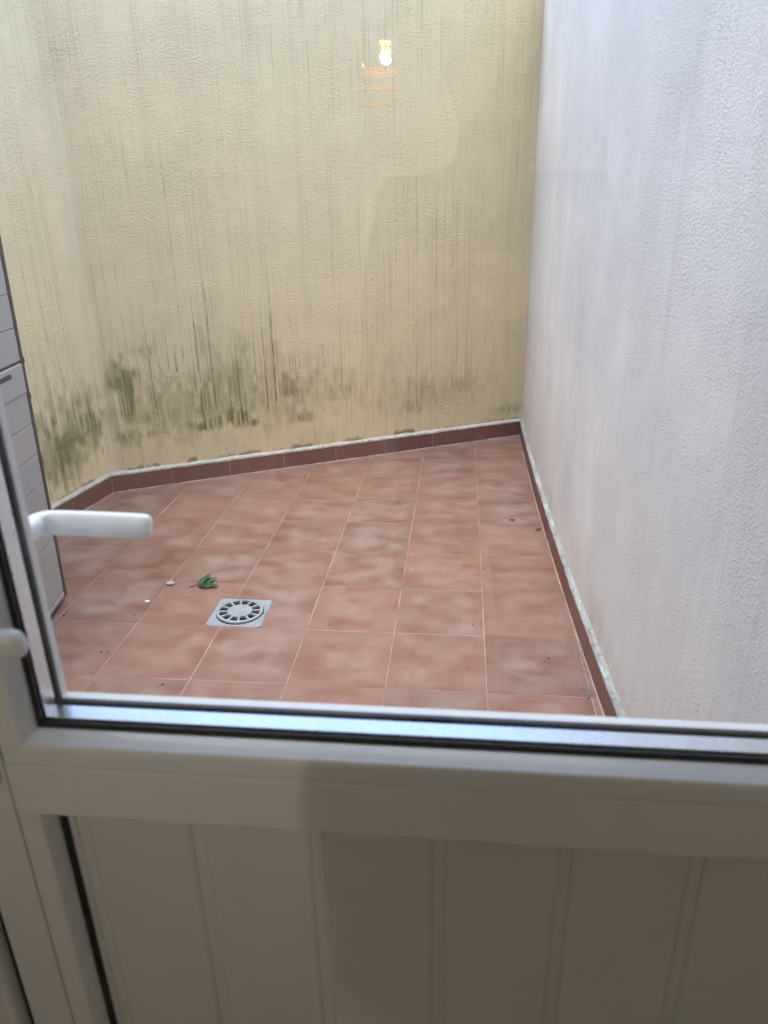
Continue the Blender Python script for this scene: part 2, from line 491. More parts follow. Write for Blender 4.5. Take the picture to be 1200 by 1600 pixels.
def stains(U, Z, streaks, blobs, molds, extra, umax, seed, dense=0):
    al = np.zeros_like(U); sk = np.zeros_like(U); mo = np.zeros_like(U)
    comb = vnoise(U / .009, Z / .16, seed)                   # vertical combing of the growth
    comb2 = vnoise(U / .028, Z / .05, seed + 3)
    for (u, z, ru, rz, s) in blobs:
        du = (U - u) / ru; dz = (Z - z) / rz
        dz = np.where(dz > 0, dz * .8, dz * 1.15)
        r = np.sqrt(du * du + dz * dz) + (comb2 - .5) * .9 + (comb - .5) * 1.1
        al = np.maximum(al, min(1, s * 1.15) * np.clip((1.35 - r) * 1.05, 0, 1))
    al *= .32 + 1.05 * comb
    lr = np.random.default_rng(seed)
    st = list(streaks)
    for _ in range(dense):
        u = lr.uniform(0, min(umax, 1.4)) ** 1.0; z1 = lr.uniform(.30, .62)
        st.append((u, z1 + lr.uniform(.08, .45), z1, lr.uniform(2.6, 5), lr.uniform(.25, .7)))
    for _ in range(extra):
        u = lr.uniform(0, umax); z1 = lr.uniform(.25, 1.5)
        st.append((u, z1 + lr.uniform(.1, .7), z1, lr.uniform(2.2, 4), lr.uniform(.08, .3)))
    for (u, zt, zb, w, s) in st:
        hw = w * .00050
        lo = max(0, int((u - .04) / DU)); hi = int((u + .04) / DU)
        sl = slice(lo, hi)
        uu, zz = U[:, sl], Z[:, sl]
        if uu.shape[1] == 0:
            continue
        wob = (vnoise(zz / .16, zz * 0 + u * 77, seed + 5) - .5) * .006
        t = (zz - zb) / max(.02, zt - zb)
        along = np.clip((1.15 - t) / 1.15, 0, 1) ** .7 * np.clip((t + .06) / .06, 0, 1)
        brk = .45 + .75 * vnoise(zz / .035, uu / .006, seed + 9)
        g = np.exp(-((uu - u - wob) / (hw * (1.25 - .4 * np.clip(t, 0, 1)))) ** 2)
        sk[:, sl] = np.maximum(sk[:, sl], s * g * along * brk)
        g2 = np.exp(-((uu - u - wob) / (hw * 2.6)) ** 2)
        al[:, sl] = np.maximum(al[:, sl], .55 * s * g2 * along * brk)
    for (u0, u1, s) in molds:
        e = np.clip((U - u0) / .02, 0, 1) * np.clip((u1 - U) / .02, 0, 1)
        top = .131 + .022 * vnoise(U / .022, U * 0 + 3, seed + 12) * s + .008 * vnoise(U / .007, U * 0, seed + 13)
        mo = np.maximum(mo, e * np.clip((top - Z) / .018, 0, 1) * s)
    return np.clip(al, 0, 1), np.clip(sk * 1.1, 0, 1), np.clip(mo, 0, 1)

DU = .004
def wall_mesh(name, length, height, mat, origin, dirx, du, dz, streaks=None, blobs=(), molds=(), flip=False, extra=0, seed=1, curve=None, parent=None, pale=0):
    """front face is a grid at local y=0 facing -Y, a solid core stands behind it"""
    nu = int(length / du) + 1; nz = int(height / dz) + 1
    u = np.linspace(0, length, nu); z = np.linspace(0, height, nz)
    U, Z = np.meshgrid(u, z)
    rel = (vnoise(U / .35, Z / .35, seed + 20) - .5) * .004 + (vnoise(U / .08, Z / .08, seed + 21) - .5) * .0012
    Y = rel.copy()
    if curve is not None:
        Y = Y + curve(U)
    co = np.stack([U, Y, Z], -1).reshape(-1, 3).astype(np.float32)
    idx = np.arange(nu * nz).reshape(nz, nu)
    q = np.stack([idx[:-1, :-1], idx[:-1, 1:], idx[1:, 1:], idx[1:, :-1]], -1).reshape(-1, 4)
    ymax = .26 + (float(curve(np.array([length]))[0]) if curve is not None else 0)
    n0 = len(co)
    # rim closing the wall at the back
    back = np.array([[0, ymax, 0], [length, ymax, 0], [length, ymax, height], [0, ymax, height]], np.float32)
    co = np.concatenate([co, back])
    rim = [[n0 + 1, n0, n0 + 3, n0 + 2],
           [int(idx[0, 0]), int(idx[-1, 0]), n0 + 3, n0], [int(idx[-1, -1]), int(idx[0, -1]), n0 + 1, n0 + 2],
           [int(idx[-1, 0]), int(idx[-1, -1]), n0 + 2, n0 + 3]]
    q = np.concatenate([q, np.array(rim)])
    me = bpy.data.meshes.new(name)
    me.vertices.add(len(co)); me.vertices.foreach_set("co", co.ravel())
    me.loops.add(len(q) * 4); me.loops.foreach_set("vertex_index", q.ravel().astype(np.int32))
    me.polygons.add(len(q)); me.polygons.foreach_set("loop_start", np.arange(0, len(q) * 4, 4, dtype=np.int32))
    me.update(calc_edges=True)
    me.validate()
    a = me.color_attributes.new("stain", 'FLOAT_COLOR', 'POINT')
    colr = np.zeros((len(co), 4), np.float32)
    if streaks is not None:
        UU = (length - U) if flip else U
        if flip:
            UU = UU[:, ::-1]
        al, sk, mo = stains(UU, Z, streaks, blobs, molds, extra, length, seed, 70 if extra > 100 else 0)
        if flip:
            al, sk, mo = al[:, ::-1], sk[:, ::-1], mo[:, ::-1]
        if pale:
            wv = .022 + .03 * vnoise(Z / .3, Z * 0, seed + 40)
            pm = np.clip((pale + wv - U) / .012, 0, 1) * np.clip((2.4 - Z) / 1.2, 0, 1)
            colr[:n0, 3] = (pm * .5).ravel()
        colr[:n0, 0] = al.ravel(); colr[:n0, 1] = sk.ravel(); colr[:n0, 2] = mo.ravel()
    a.data.foreach_set("color", colr.ravel())
    o = link(name, me, mat, parent)
    dx, dy = dirx
    o.matrix_world = Matrix(((dx, -dy, 0, origin[0]), (dy, dx, 0, origin[1]), (0, 0, 1, 0), (0, 0, 0, 1)))
    return o

# ------------------------------------------------------------------ patio walls
P0 = A + NB * OFF - DB * .02
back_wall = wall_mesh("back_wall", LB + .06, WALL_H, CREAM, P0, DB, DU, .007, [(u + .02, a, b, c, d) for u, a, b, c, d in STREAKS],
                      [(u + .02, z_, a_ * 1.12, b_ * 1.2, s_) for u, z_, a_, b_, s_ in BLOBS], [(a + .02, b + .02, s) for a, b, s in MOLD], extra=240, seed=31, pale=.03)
tag(back_wall, "cream rendered wall with green algae streaks closing the far end of the patio", "wall")

LLEN = 3.06
C0 = A + NL * OFF + DL * .010
left_wall = wall_mesh("left_wall", LLEN, WALL_H, CREAM_LIT, C0 - DL * LLEN, DL, DU, .007, LSTREAKS, LBLOBS, LMOLD, flip=True, extra=90, seed=57)
tag(left_wall, "narrow cream rendered wall with dense dark drips behind the grey cabinet", "wall")

RLEN = 4.875 - Y_HOUSE
right_wall = wall_mesh("right_wall", RLEN, WALL_H, WHITE, (.404 + OFF, 4.875), (0, -1), .02, .02,
                       [(1.2, .4, .15, 8, .12)], [(2.35, .20, .16, .10, .20), (2.75, .17, .22, .08, .24), (1.6, .16, .3, .06, .22), (3.05, .14, .2, .05, .22), (.05, .5, .05, .6, .2)], (), seed=77,
                       curve=lambda u: (xr(4.875 - u) - .404))
tag(right_wall, "white rough rendered wall along the right side of the patio", "wall")

# skirting: each tile a piece of its own under the wall it covers
def skirting(wall, length, place, n, tl, mortar, seed, mold_w, capamp=.006):
    """place(u) gives the local y of the wall face"""
    meshes = []
    lr = random.Random(seed)
    for v in range(3):
        bm = bmesh.new()
        add_box(bm, .0016, tl - .0016, -OFF + .0005 * v, -.0015, .003, .0975 + .0006 * v, bev=.0016)
        me = bpy.data.meshes.new("skirting_tile")
        bm.to_mesh(me); bm.free()
        me.materials.append(SKIRT)
        meshes.append(me)
    for k in range(n):
        o = link("skirting_tile", meshes[k % 3], None, wall)
        y0, y1 = place(k * tl), place((k + 1) * tl)
        o.location = (k * tl + OFFU[wall.name], y0, 0)
        o.rotation_euler = (lr.uniform(-.006, .006), lr.uniform(-.0016, .0016), math.atan2(y1 - y0, tl))
    # joint filler behind, mortar cap above, grout line at the foot
    nn = int(length / .010) + 1
    us = np.linspace(0, length, nn)
    def strip(name, prof, mat, amp, sd):
        vs_, fs = [], []
        m = len(prof)
        for i, u in enumerate(us):
            yb = place(u)
            for j, (py, pz, k) in enumerate(prof):
                a1 = float(vnoise(np.array([u / .035]), np.array([j * 3.7 + sd]), sd)[0]) - .5
                a2 = float(vnoise(np.array([u / .009]), np.array([j * 5.1 + sd]), sd + 1)[0]) - .5
                d = (a1 + .55 * a2) * amp * k
                vs_.append((u + OFFU[wall.name], yb + py - abs(d) * .5, pz + d))
        for i in range(nn - 1):
            for j in range(m):
                j2 = (j + 1) % m
                fs.append((i * m + j, i * m + j2, (i + 1) * m + j2, (i + 1) * m + j))
        fs.append(tuple(range(m))); fs.append(tuple((nn - 1) * m + j for j in range(m)))
        return pydata(name, vs_, fs, mat, wall)
    strip("joint_filler", [(-OFF + .0022, .002, 0), (-OFF + .0022, .096, 0), (.002, .096, 0), (.002, .002, 0)], GROUT, 0, seed)
    strip("mortar_cap", [(-OFF - .0012, .0955, .5), (-OFF - .001, .104, .8), (-OFF * .55, .1105 + mold_w * .5, 1.0), (.003, .1165 + mold_w, 1.0), (.004, .0965, 0)], mortar, capamp, seed + 4)
    strip("grout_line", [(-OFF - .0045, -.0005, .0), (-OFF - .0035, .0022, .6), (-OFF - .0005, .0052, .9), (-OFF + .001, -.0005, 0)], GROUT, .0045, seed + 8)

OFFU = {back_wall.name: .02, left_wall.name: 0.0, right_wall.name: .014}
skirting(back_wall, LB - .002, lambda u: 0.0, 8, LB / 8, MORTAR, 3, .0)
skirting(left_wall, LLEN - .012, lambda u: 0.0, 9, (LLEN - .012) / 9, MORTAR, 5, .002)
skirting(right_wall, RLEN - .02, lambda u: xr(4.861 - u) - .404, 13, (RLEN - .02) / 13, MORTAR2, 9, .010, .012)

# ------------------------------------------------------------------ patio floor and its tiles
PX, PY, X0, Y0 = .3262, .3370, .1037, 2.302
DRAIN = (-.936, -.724, 2.3035, 2.511)
front_x = xr(Y_HOUSE)
hull = [(tuple(-NB), None)]
def clip_room(poly, inset=.013):
    poly = poly_clip(poly, tuple(NB), float(NB @ A) - .0)
    if len(poly) > 2:
        poly = poly_clip(poly, tuple(NL), float(NL @ A))
    if len(poly) > 2:
        poly = poly_clip(poly, (0, -1), -Y_HOUSE)
    if len(poly) > 2:      # chord of the slightly bowed right wall at this tile's depth
        ys = [p[1] for p in poly]
        ya, yb = min(ys), max(ys)
        if yb - ya > 1e-6:
            xa, xb = xr(ya), xr(yb)
            n = np.array([yb - ya, -(xb - xa)]); n = n / np.linalg.norm(n)
            poly = poly_clip(poly, tuple(n), float(n @ np.array([xa, ya])))
    return poly

floor_o = empty("patio_floor")
floor_o["kind"] = "structure"
outer = [(-3, .3), (1, .3), (1, 5.2), (-3, 5.2)]
bedv, bedf = [], []
dx0, dx1, dy0, dy1 = DRAIN
for piece in ([(-3, .3), (dx0, .3), (dx0, 5.3), (-3, 5.3)], [(dx1, .3), (1, .3), (1, 5.3), (dx1, 5.3)],
              [(dx0, .3), (dx1, .3), (dx1, dy0), (dx0, dy0)], [(dx0, dy1), (dx1, dy1), (dx1, 5.3), (dx0, 5.3)]):
    b = len(bedv)
    bedv += [(x, y, -.0012) for x, y in piece]
    bedf.append((b, b + 1, b + 2, b + 3))
bed = pydata("grout_bed", bedv, bedf, GROUT, floor_o)

def tile_obj(poly, lr):
    cx = sum(p[0] for p in poly) / len(poly); cyy = sum(p[1] for p in poly) / len(poly)
    bm = bmesh.new()
    top = [bm.verts.new((p[0] - cx, p[1] - cyy, 0)) for p in poly]
    f = bm.faces.new(top)
    if f.normal.z < 0 or f.calc_area() == 0:
        pass
    r = bmesh.ops.extrude_face_region(bm, geom=[f])
    for v in [g for g in r["geom"] if isinstance(g, bmesh.types.BMVert)]:
        v.co.z -= .008
    bmesh.ops.recalc_face_normals(bm, faces=bm.faces)
    ed = [e for e in bm.edges if all(abs(v.co.z) < 1e-6 for v in e.verts)]
    try:
        bmesh.ops.bevel(bm, geom=ed, offset=.0009, segments=1, affect='EDGES')
    except Exception:
        pass
    o = bm_obj("floor_tile", bm, TILE, floor_o)
    o.location = (cx, cyy, lr.uniform(-.0005, .0008))
    o.rotation_euler = (lr.uniform(-.0022, .0022), lr.uniform(-.0022, .0022), lr.uniform(-.001, .001))
    return o

lr = random.Random(21)
G = .0014
for i in range(-8, 3):
    for j in range(-6, 9):
        xa, xb = X0 + i * PX + G, X0 + (i + 1) * PX - G
        ya, yb = Y0 + j * PY + G, Y0 + (j + 1) * PY - G
        poly = [(xa, ya), (xb, ya), (xb, yb), (xa, yb)]
        if j == 0 and i == -4:      # left of the drain: lower right corner cut away
            poly = [(xa, ya), (dx0 - .0015, ya), (dx0 - .0015, dy1 + .002), (xb, dy1 + .002), (xb, yb), (xa, yb)]
            tile_obj(poly, lr); continue
        if j == 0 and i == -3:
            poly = [(dx1 + .0015, ya), (xb, ya), (xb, yb), (xa, yb), (xa, dy1 + .002), (dx1 + .0015, dy1 + .002)]
            tile_obj(poly, lr); continue
        poly = clip_room(poly)
        if len(poly) > 2 and area(poly) > 2e-4:
            tile_obj(poly, lr)

# ------------------------------------------------------------------ house: room shell, wall with the door opening
def structure(name, boxes, mat, label=None):
    bm = bmesh.new()
    for b in boxes:
        add_box(bm, *b)
    o = bm_obj(name, bm, mat)
    o["kind"] = "structure"
    return o
YI = .24
house = structure("house_wall", [(-2.9, -.45, YI, Y_HOUSE, -.2, 2.80), (.45, 1.8, YI, Y_HOUSE, -.2, 2.80), (-.45, .45, YI, Y_HOUSE, 2.21, 2.80), (-.45, .45, YI, Y_HOUSE, -.2, .085)], PLASTER)
del house["kind"]
tag(house, "plastered house wall around the glazed door", "wall")
structure("room_floor", [(-2.5, 1.7, -5.7, YI, 0.0, .10)], ROOMFLOOR)
structure("room_ceiling", [(-2.6, 1.8, -5.8, YI, 2.70, 2.795)], CEILW)
structure("room_wall", [(-2.6, -2.5, -5.8, YI, 0, 2.70)], PLASTER)
structure("room_wall", [(1.7, 1.8, -5.8, YI, 0, 2.70)], PLASTER)
structure("room_wall", [(-2.5, 1.7, -5.8, -5.7, 0, 2.70)], DARKWOOD)
structure("ground", [(-8, 8, -8, 10, -.35, -.20)], GROUT)

# the lamp that shows as a reflection in the glass
lamp = empty("pendant_lamp", (-.403, -3.34, 2.126), "lit pendant bulb with brass cup and thin veneer slats placed to shade the door, reflected in the glass", "lamp")
def sphere(name, r, mat, parent, loc=(0, 0, 0), scale=(1, 1, 1), seg=20):
    bm = bmesh.new()
    bmesh.ops.create_uvsphere(bm, u_segments=seg, v_segments=seg // 2, radius=r)
    for v in bm.verts:
        v.co = Vector((v.co.x * scale[0], v.co.y * scale[1], v.co.z * scale[2]))
    o = bm_obj(name, bm, mat, parent, True)
    o.location = loc
    return o
sphere("bulb", .024, BULBM, lamp)
bm = bmesh.new()
for k in range(14):
    a = k / 14 * math.tau
    c, s = math.cos(a) * .030, math.sin(a) * .030
    add_box(bm, c - .003, c + .003, s - .003, s + .003, .026, .068)
bm_obj("ribbed_cup", bm, BRASS, lamp)
box("cup_cap", (-.034, .034, -.034, .034, .068, .076), BRASS, lamp, .003)
box("cord", (-.004, .004, -.004, .004, .076, .573), RUBBER, lamp)
for z0_, z1_ in ((-.120, -.077), (-.176, -.145), (-.240, -.208)):  # slats set in front of the bulb to shade the lower door
    box("shade_slat", (-.105, .075, .244, .250, z0_, z1_), SLATWOOD, lamp, .002)
for x_ in (-.095, .060):
    box("slat_rail", (x_, x_ + .006, .2505, .2565, -.245, -.060), SLATWOOD, lamp)
    box("slat_arm", (x_, x_ + .006, .020, .2565, -.0595, -.0555), BRASS, lamp)
box("slat_arm", (-.095, .066, .0145, .0195, -.0595, -.0555), BRASS, lamp)
box("slat_hanger", (.036, .042, .0145, .0195, -.055, .0675), BRASS, lamp)
box("slat_hanger", (-.042, -.036, .0145, .0195, -.055, .0675), BRASS, lamp)

# ------------------------------------------------------------------ glazed door
DOOR_X0, DOOR_X1, DOOR_Z0, DOOR_Z1 = -.378, .400, .115, 2.14
GX0, GX1, GZ0, GZ1 = -.314, .335, 1.072, 2.07        # glass opening
QX0, QX1, QZ0, QZ1 = -.3145, .3385, .205, 1.004        # panel opening
door = empty("glazed_door", (0, .44, DOOR_Z0), "white half glazed door with grooved lower panel and lever handles", "door")
DINV = Matrix.Translation((0, -.44, -DOOR_Z0))

def dchild(o, parent=None):
    """coordinates above are world ones: bring them under the door's origin"""
    if parent is None or parent is door:
        o.data.transform(DINV)
    o.parent = parent or door
    return o

def frame_sides(name, rect, prof, mat, sides="LRBT", smooth=True):
    x0, x1, z0, z1 = rect
    made = []
    for sd_ in sides:
        vs_ = []
        for end in (0, 1):
            for p, y in prof:
                xl, xh, zl, zh = x0 - p, x1 + p, z0 - p, z1 + p
                if sd_ == 'L': vs_.append((xl, y, (zl, zh)[end]))
                if sd_ == 'R': vs_.append((xh, y, (zl, zh)[end]))
                if sd_ == 'B': vs_.append(((xl, xh)[end], y, zl))
                if sd_ == 'T': vs_.append(((xl, xh)[end], y, zh))
        m = len(prof)
        fs = [(i, (i + 1) % m, m + (i + 1) % m, m + i) for i in range(m)]
        fs += [tuple(range(m)), tuple(m + i for i in range(m))]
        o = pydata(name, vs_, fs, mat)
        if smooth:
            for p_ in o.data.polygons:
                p_.use_smooth = len(p_.vertices) == 4
            o.data.set_sharp_from_angle(angle=R(42))
        made.append(dchild(o))
    return made

GR = (GX0, GX1, GZ0, GZ1)
QR = (QX0, QX1, QZ0, QZ1)
bead = [(.0012, .4295), (.0012, .4262)] + [(.0024, .4215), (.0042, .4150), (.0056, .4120)] + [(.0056 + .0134 * (1 - math.cos(a)), .4120 - .0040 * math.sin(a)) for a in [R(d) for d in range(10, 91, 8)]] + [(.0205, .4075), (.0215, .4078), (.0215, .4295)]
frame_sides("glazing_bead", GR, bead, PVC)
frame_sides("panel_bead", QR, bead, PVC, "LRB")
frame_sides("inner_gasket", GR, [(-.0018, .4298), (-.0022, .4275), (-.0008, .4258), (.006, .4258), (.006, .4298)], RUBBER)
frame_sides("outer_gasket", GR, [(-.0020, .4542), (-.0024, .4570), (-.0010, .4590), (.006, .4590), (.006, .4542)], RUBBER)
frame_sides("panel_gasket", QR, [(-.0030, .4298), (-.0030, .4272), (-.0008, .4258), (.006, .4258), (.006, .4298)], RUBBER, "LRB")
frame_sides("spacer_bar", GR, [(-.0006, .4345), (-.0012, .4350), (-.0012, .4495), (-.0006, .4500), (.007, .4500), (.007, .4345)], SPACER, smooth=False)
frame_sides("outer_lip", GR, [(-.0010, .4592), (-.0012, .4605), (-.0012, .4670), (.002, .4710), (.012, .4765), (.0212, .4775), (.0212, .4592)], PVC)
dchild(box("pane", (GX0 - .010, GX1 + .010, .4300, .4340, GZ0 - .010, GZ1 + .010), GLASS))
dchild(box("pane", (GX0 - .010, GX1 + .010, .4500, .4540, GZ0 - .010, GZ1 + .010), GLASS))
SY0, SY1 = .4085, .4760
stl = GX0 - .0245
dchild(box("stile", (DOOR_X0, stl, SY0, SY1, DOOR_Z0, DOOR_Z1), PVC, None, .0022, 2))
dchild(box("stile", (GX1 + .0245, DOOR_X1, SY0, SY1, DOOR_Z0, DOOR_Z1), PVC, None, .0022, 2))
rx0, rx1 = stl + .0011, GX1 + .0234
dchild(box("middle_rail", (rx0, rx1, SY0 - .002, SY1, 1.0005, GZ0 - .0218), PVC, None, .0035, 3))
dchild(box("top_rail", (rx0, rx1, SY0, SY1, GZ1 + .0222, DOOR_Z1), PVC, None, .002, 2))
dchild(box("bottom_rail", (rx0, rx1, SY0, SY1, DOOR_Z0, QZ0 - .0222), PVC, None, .002, 2))
# hidden core that closes the joint between bead and frame
# grooved boards of the lower panel
bp = .0975
k = 0
x = -.302 - bp
while x < QX1 + .01:
    a, b = max(x + .0042, QX0 - .008), min(x + bp - .0042, QX1 + .008)
    if b - a > .004:
        vs_ = []
        ch = .0035
        for zz in (QZ0 - .008, QZ1 + .008):
            vs_ += [(a, .4340, zz), (a + ch * .25, .4318, zz), (a + ch, .4302, zz), (b - ch, .4302, zz), (b - ch * .25, .4318, zz), (b, .4340, zz), (b, .4480, zz), (a, .4480, zz)]
        fs = [(i, (i + 1) % 8, 8 + (i + 1) % 8, 8 + i) for i in range(8)] + [tuple(range(8)), tuple(range(8, 16))]
        dchild(pydata("panel_board", vs_, fs, PVCF))
    x += bp
dchild(box("panel_backing", (QX0 - .009, QX1 + .009, .4335, .4470, QZ0 - .009, QZ1 + .009), PVCF))

def lever(sign, yplate, ybar):
    """plate, neck and bar of one handle; sign -1 stands into the room, +1 into the patio"""
    cx = -.3575
    pl = box("handle_plate", (cx - .0155, cx + .0155, min(yplate, yplate + sign * .008), max(yplate, yplate + sign * .008), 1.030, 1.262), LEVER, None, .0035, 3)
    dchild(pl)
    zc = 1.187
    path = []
    for t in np.linspace(0, 1, 7):
        path.append((cx, yplate + sign * .005 + (ybar - sign * .010 - yplate - sign * .005) * t, zc, .0095, .0095))
    for t in (.3, .6, 1.0):
        a = t * math.pi / 2
        path.append((cx + .010 * (1 - math.cos(a)), ybar - sign * .010 + sign * .010 * math.sin(a), zc, .0095 - .003 * t, .0095 + .0012 * t))
    x_end = -.263 if sign > 0 else -.271
    n = 9
    for i in range(1, n + 1):
        t = i / n
        path.append((cx + .010 + (x_end - cx - .010) * t, ybar - sign * .004 * t * t, zc, .0065, .0108))
    bx, by, bz = path[-1][:3]
    for s_, k_ in ((.0025, .97), (.0045, .88), (.0060, .72), (.0068, .45)):
        path.append((bx + s_, by - sign * .0005, bz, .0065 * k_, .0108 * k_))
    m = 20
    vs_, fs = [], []
    for i, (px, py, pz, ra, rb) in enumerate(path):
        q = path[min(i + 1, len(path) - 1)]; p_ = path[max(i - 1, 0)]
        d = Vector((q[0] - p_[0], q[1] - p_[1], 0)).normalized()
        nrm = Vector((-d.y, d.x, 0))
        for j in range(m):
            a = j / m * math.tau
            ca, sa = math.cos(a), math.sin(a)
            ex = .70
            ca = math.copysign(abs(ca) ** ex, ca); sa = math.copysign(abs(sa) ** ex, sa)
            tl = sign * R(20) * min(1, max(0, (i - 8) / 3))      # the bar leans, its back faces upwards
            oa, ob = ra * ca, rb * sa
            oa, ob = oa * math.cos(tl) + ob * math.sin(tl), ob * math.cos(tl) - oa * math.sin(tl)
            vs_.append((px + nrm.x * oa, py + nrm.y * oa, pz + ob))
    for i in range(len(path) - 1):
        for j in range(m):
            j2 = (j + 1) % m
            fs.append((i * m + j, i * m + j2, (i + 1) * m + j2, (i + 1) * m + j))
    fs += [tuple(range(m)), tuple((len(path) - 1) * m + j for j in range(m))]
    lv = pydata("lever_handle", vs_, fs, LEVER, None, True)
    dchild(lv)
    return pl, lv
lever(-1, SY0 - .0002, .358)
lever(+1, SY1 + .0002, .548)

# door frame fixed in the wall
frame = empty("door_frame", (0, .44, .085), "white door frame with black seal beside the glazed door", "frame")
FINV = Matrix.Translation((0, -.44, -.085))
def fchild(o):
    o.data.transform(FINV)
    o.parent = frame
fchild(box("jamb", (-.4495, DOOR_X0 - .0052, .396, .478, .0855, 2.2095), PVC, None, .005, 3))
fchild(box("jamb", (DOOR_X1 + .0052, .4495, .396, .478, .0855, 2.2095), PVC, None, .005, 3))
fchild(box("head", (DOOR_X0 - .005, DOOR_X1 + .005, .396, .478, DOOR_Z1 + .005, 2.2095), PVC, None, .005, 3))
fchild(box("threshold", (DOOR_X0 - .005, DOOR_X1 + .005, .396, .478, .0855, DOOR_Z0 - .003), ALU, None, .003))
fchild(box("seal", (DOOR_X0 - .0051, DOOR_X0 - .0003, .412, .470, DOOR_Z0, DOOR_Z1), RUBBER))
fchild(box("seal", (DOOR_X1 + .0003, DOOR_X1 + .0051, .412, .470, DOOR_Z0, DOOR_Z1), RUBBER))

# ------------------------------------------------------------------ grey storage cabinet by the left wall
cab = empty("storage_cabinet", (-1.5665, 2.4706, 0), "tall grey plastic storage cabinet with plank front and charcoal edges", "cabinet")
cab.rotation_euler = (0, 0, math.atan2(-.988, .153))    # local x runs along the front towards the house
LEAN = .045
def cbox(name, b, mat, bev, parent=cab, seg=2):
    """b in front coordinates: t along the front, d depth behind it, z"""
    t0, t1, d0, d1, z0, z1 = b
    o = box(name, (t0, t1, -d1, -d0, z0, z1), mat, parent, bev, seg)
    for v in o.data.vertices:
        w_ = max(0.0, 1 - v.co.x / .68)
        v.co.x -= LEAN * v.co.z * w_
    return o
CW, CD, CH = .68, .37, 1.72
cbox("body", (0, CW, 0, CD, .012, CH), CABD, .022, seg=4)
for t_ in (.0005, CW - .0255):
    cbox("edge_post", (t_, t_ + .025, -.006, .006, .020, CH - .004), CABD, .006, seg=3)
cbox("top_cap", (-.006, CW + .006, -.006, CD + .006, CH + .001, CH + .03), CABD, .008)
z = .050
zs = []
while z < CH - .06:
    zs.append(z)
    z += .1135
for k, z in enumerate(zs):
    if k == 7:
        continue
    ztop = min(z + .1115, CH - .03)
    cbox("plank", (.027, CW - .027, -.004, .010, z, ztop), CAB, .0025)
zh = zs[7]
hp = cbox("handle_panel", (.027, CW - .027, -.008, .010, zh - .002, zh + .104), CAB, .005)
gp = cbox("finger_recess", (.120, .30, -.0090, .0, zh + .066, zh + .090), CABD, .006, hp)
cbox("hinge", (.002, .012, -.009, .004, zh + .100, zh + .122), CABD, .003)
cbox("hinge", (.002, .012, -.009, .004, zh - .030, zh - .006), CABD, .003)
cbox("bottom_rail", (.027, CW - .027, -.005, .008, .026, .046), CAB, .003)
for t0 in (.02, CW - .08):
    for d0 in (.02, CD - .07):
        cbox("foot", (t0, t0 + .06, d0, d0 + .05, .0, .0135), CABD, .0)

# ------------------------------------------------------------------ floor drain
drain = empty("floor_drain", (-.830, 2.407, 0), "square aluminium floor drain with round slotted lid in the tiles", "drain")
hx = (dx1 - dx0) / 2 - .001
hy = (dy1 - dy0) / 2 - .001
N = 72
RI = .0915
vs_, fs = [], []
ring_r = []
for kk in range(N):          # flat plate with a round opening
    a = (kk + .5) / N * math.tau
    c, s = math.cos(a), math.sin(a)
    sc_ = min(hx / abs(c) if abs(c) > 1e-9 else 9, hy / abs(s) if abs(s) > 1e-9 else 9)
    vs_ += [(c * RI, s * RI, .0008), (c * sc_, s * sc_, .0010), (c * sc_, s * sc_, -.010), (c * RI, s * RI, -.012)]
for kk in range(N):
    a, b = kk * 4, ((kk + 1) % N) * 4
    for i in range(4):
        j = (i + 1) % 4
        fs.append((a + i, a + j, b + j, b + i))
plate = pydata("plate", vs_, fs, ALU, drain)
# well beneath
bm = bmesh.new()
for (x0_, x1_, y0_, y1_, z0_, z1_) in ((-hx, hx, -hy, -hy + .004, -.10, -.012), (-hx, hx, hy - .004, hy, -.10, -.012), (-hx, -hx + .004, -hy, hy, -.10, -.013), (hx - .004, hx, -hy, hy, -.10, -.013), (-hx, hx, -hy, hy, -.106, -.101)):
    add_box(bm, x0_, x1_, y0_, y1_, z0_, z1_)
bm_obj("well", bm, BLACKHOLE, drain)
# lid: hub, rim and twelve bars leave twelve slots
RO, RS1, RS0 = .0890, .0790, .0480
lid_v, lid_f = [], []
NS, per = 12, 8
def ringpt(r, a, z):
    lid_v.append((math.cos(a) * r, math.sin(a) * r, z)); return len(lid_v) - 1
steps = NS * per
angs = [i / steps * math.tau for i in range(steps)]
TZ, BZ = .0042, -.004
top = {}
for ring, r in enumerate((RO, RS1, RS0)):
    for i, a in enumerate(angs):
        zt = TZ - (.0012 if ring == 0 else 0)
        top[ring, i] = (ringpt(r, a, zt), ringpt(r, a, BZ))
ctop = ringpt(0, 0, TZ + .0006); cbot = ringpt(0, 0, BZ)
for i in range(steps):
    j = (i + 1) % steps
    lid_f.append((top[0, i][0], top[0, j][0], top[1, j][0], top[1, i][0]))
    lid_f.append((top[0, i][1], top[1, i][1], top[1, j][1], top[0, j][1]))
    lid_f.append((top[0, i][0], top[0, i][1], top[0, j][1], top[0, j][0]))
    lid_f.append((ctop, top[2, i][0], top[2, j][0]))
    lid_f.append((cbot, top[2, j][1], top[2, i][1]))
    bar = (i % per) in (0, 1)
    if bar:
        lid_f.append((top[1, i][0], top[1, j][0], top[2, j][0], top[2, i][0]))
        lid_f.append((top[1, i][1], top[2, i][1], top[2, j][1], top[1, j][1]))
        if (i - 1) % per not in (0, 1):
            lid_f.append((top[1, i][0], top[2, i][0], top[2, i][1], top[1, i][1]))
        if (i + 1) % per not in (0, 1):
            lid_f.append((top[1, j][0], top[1, j][1], top[2, j][1], top[2, j][0]))
    else:
        lid_f.append((top[1, i][0], top[1, j][0], top[1, j][1], top[1, i][1]))
        lid_f.append((top[2, i][0], top[2, i][1], top[2, j][1], top[2, j][0]))
lid = pydata("lid", lid_v, lid_f, ALU, drain)
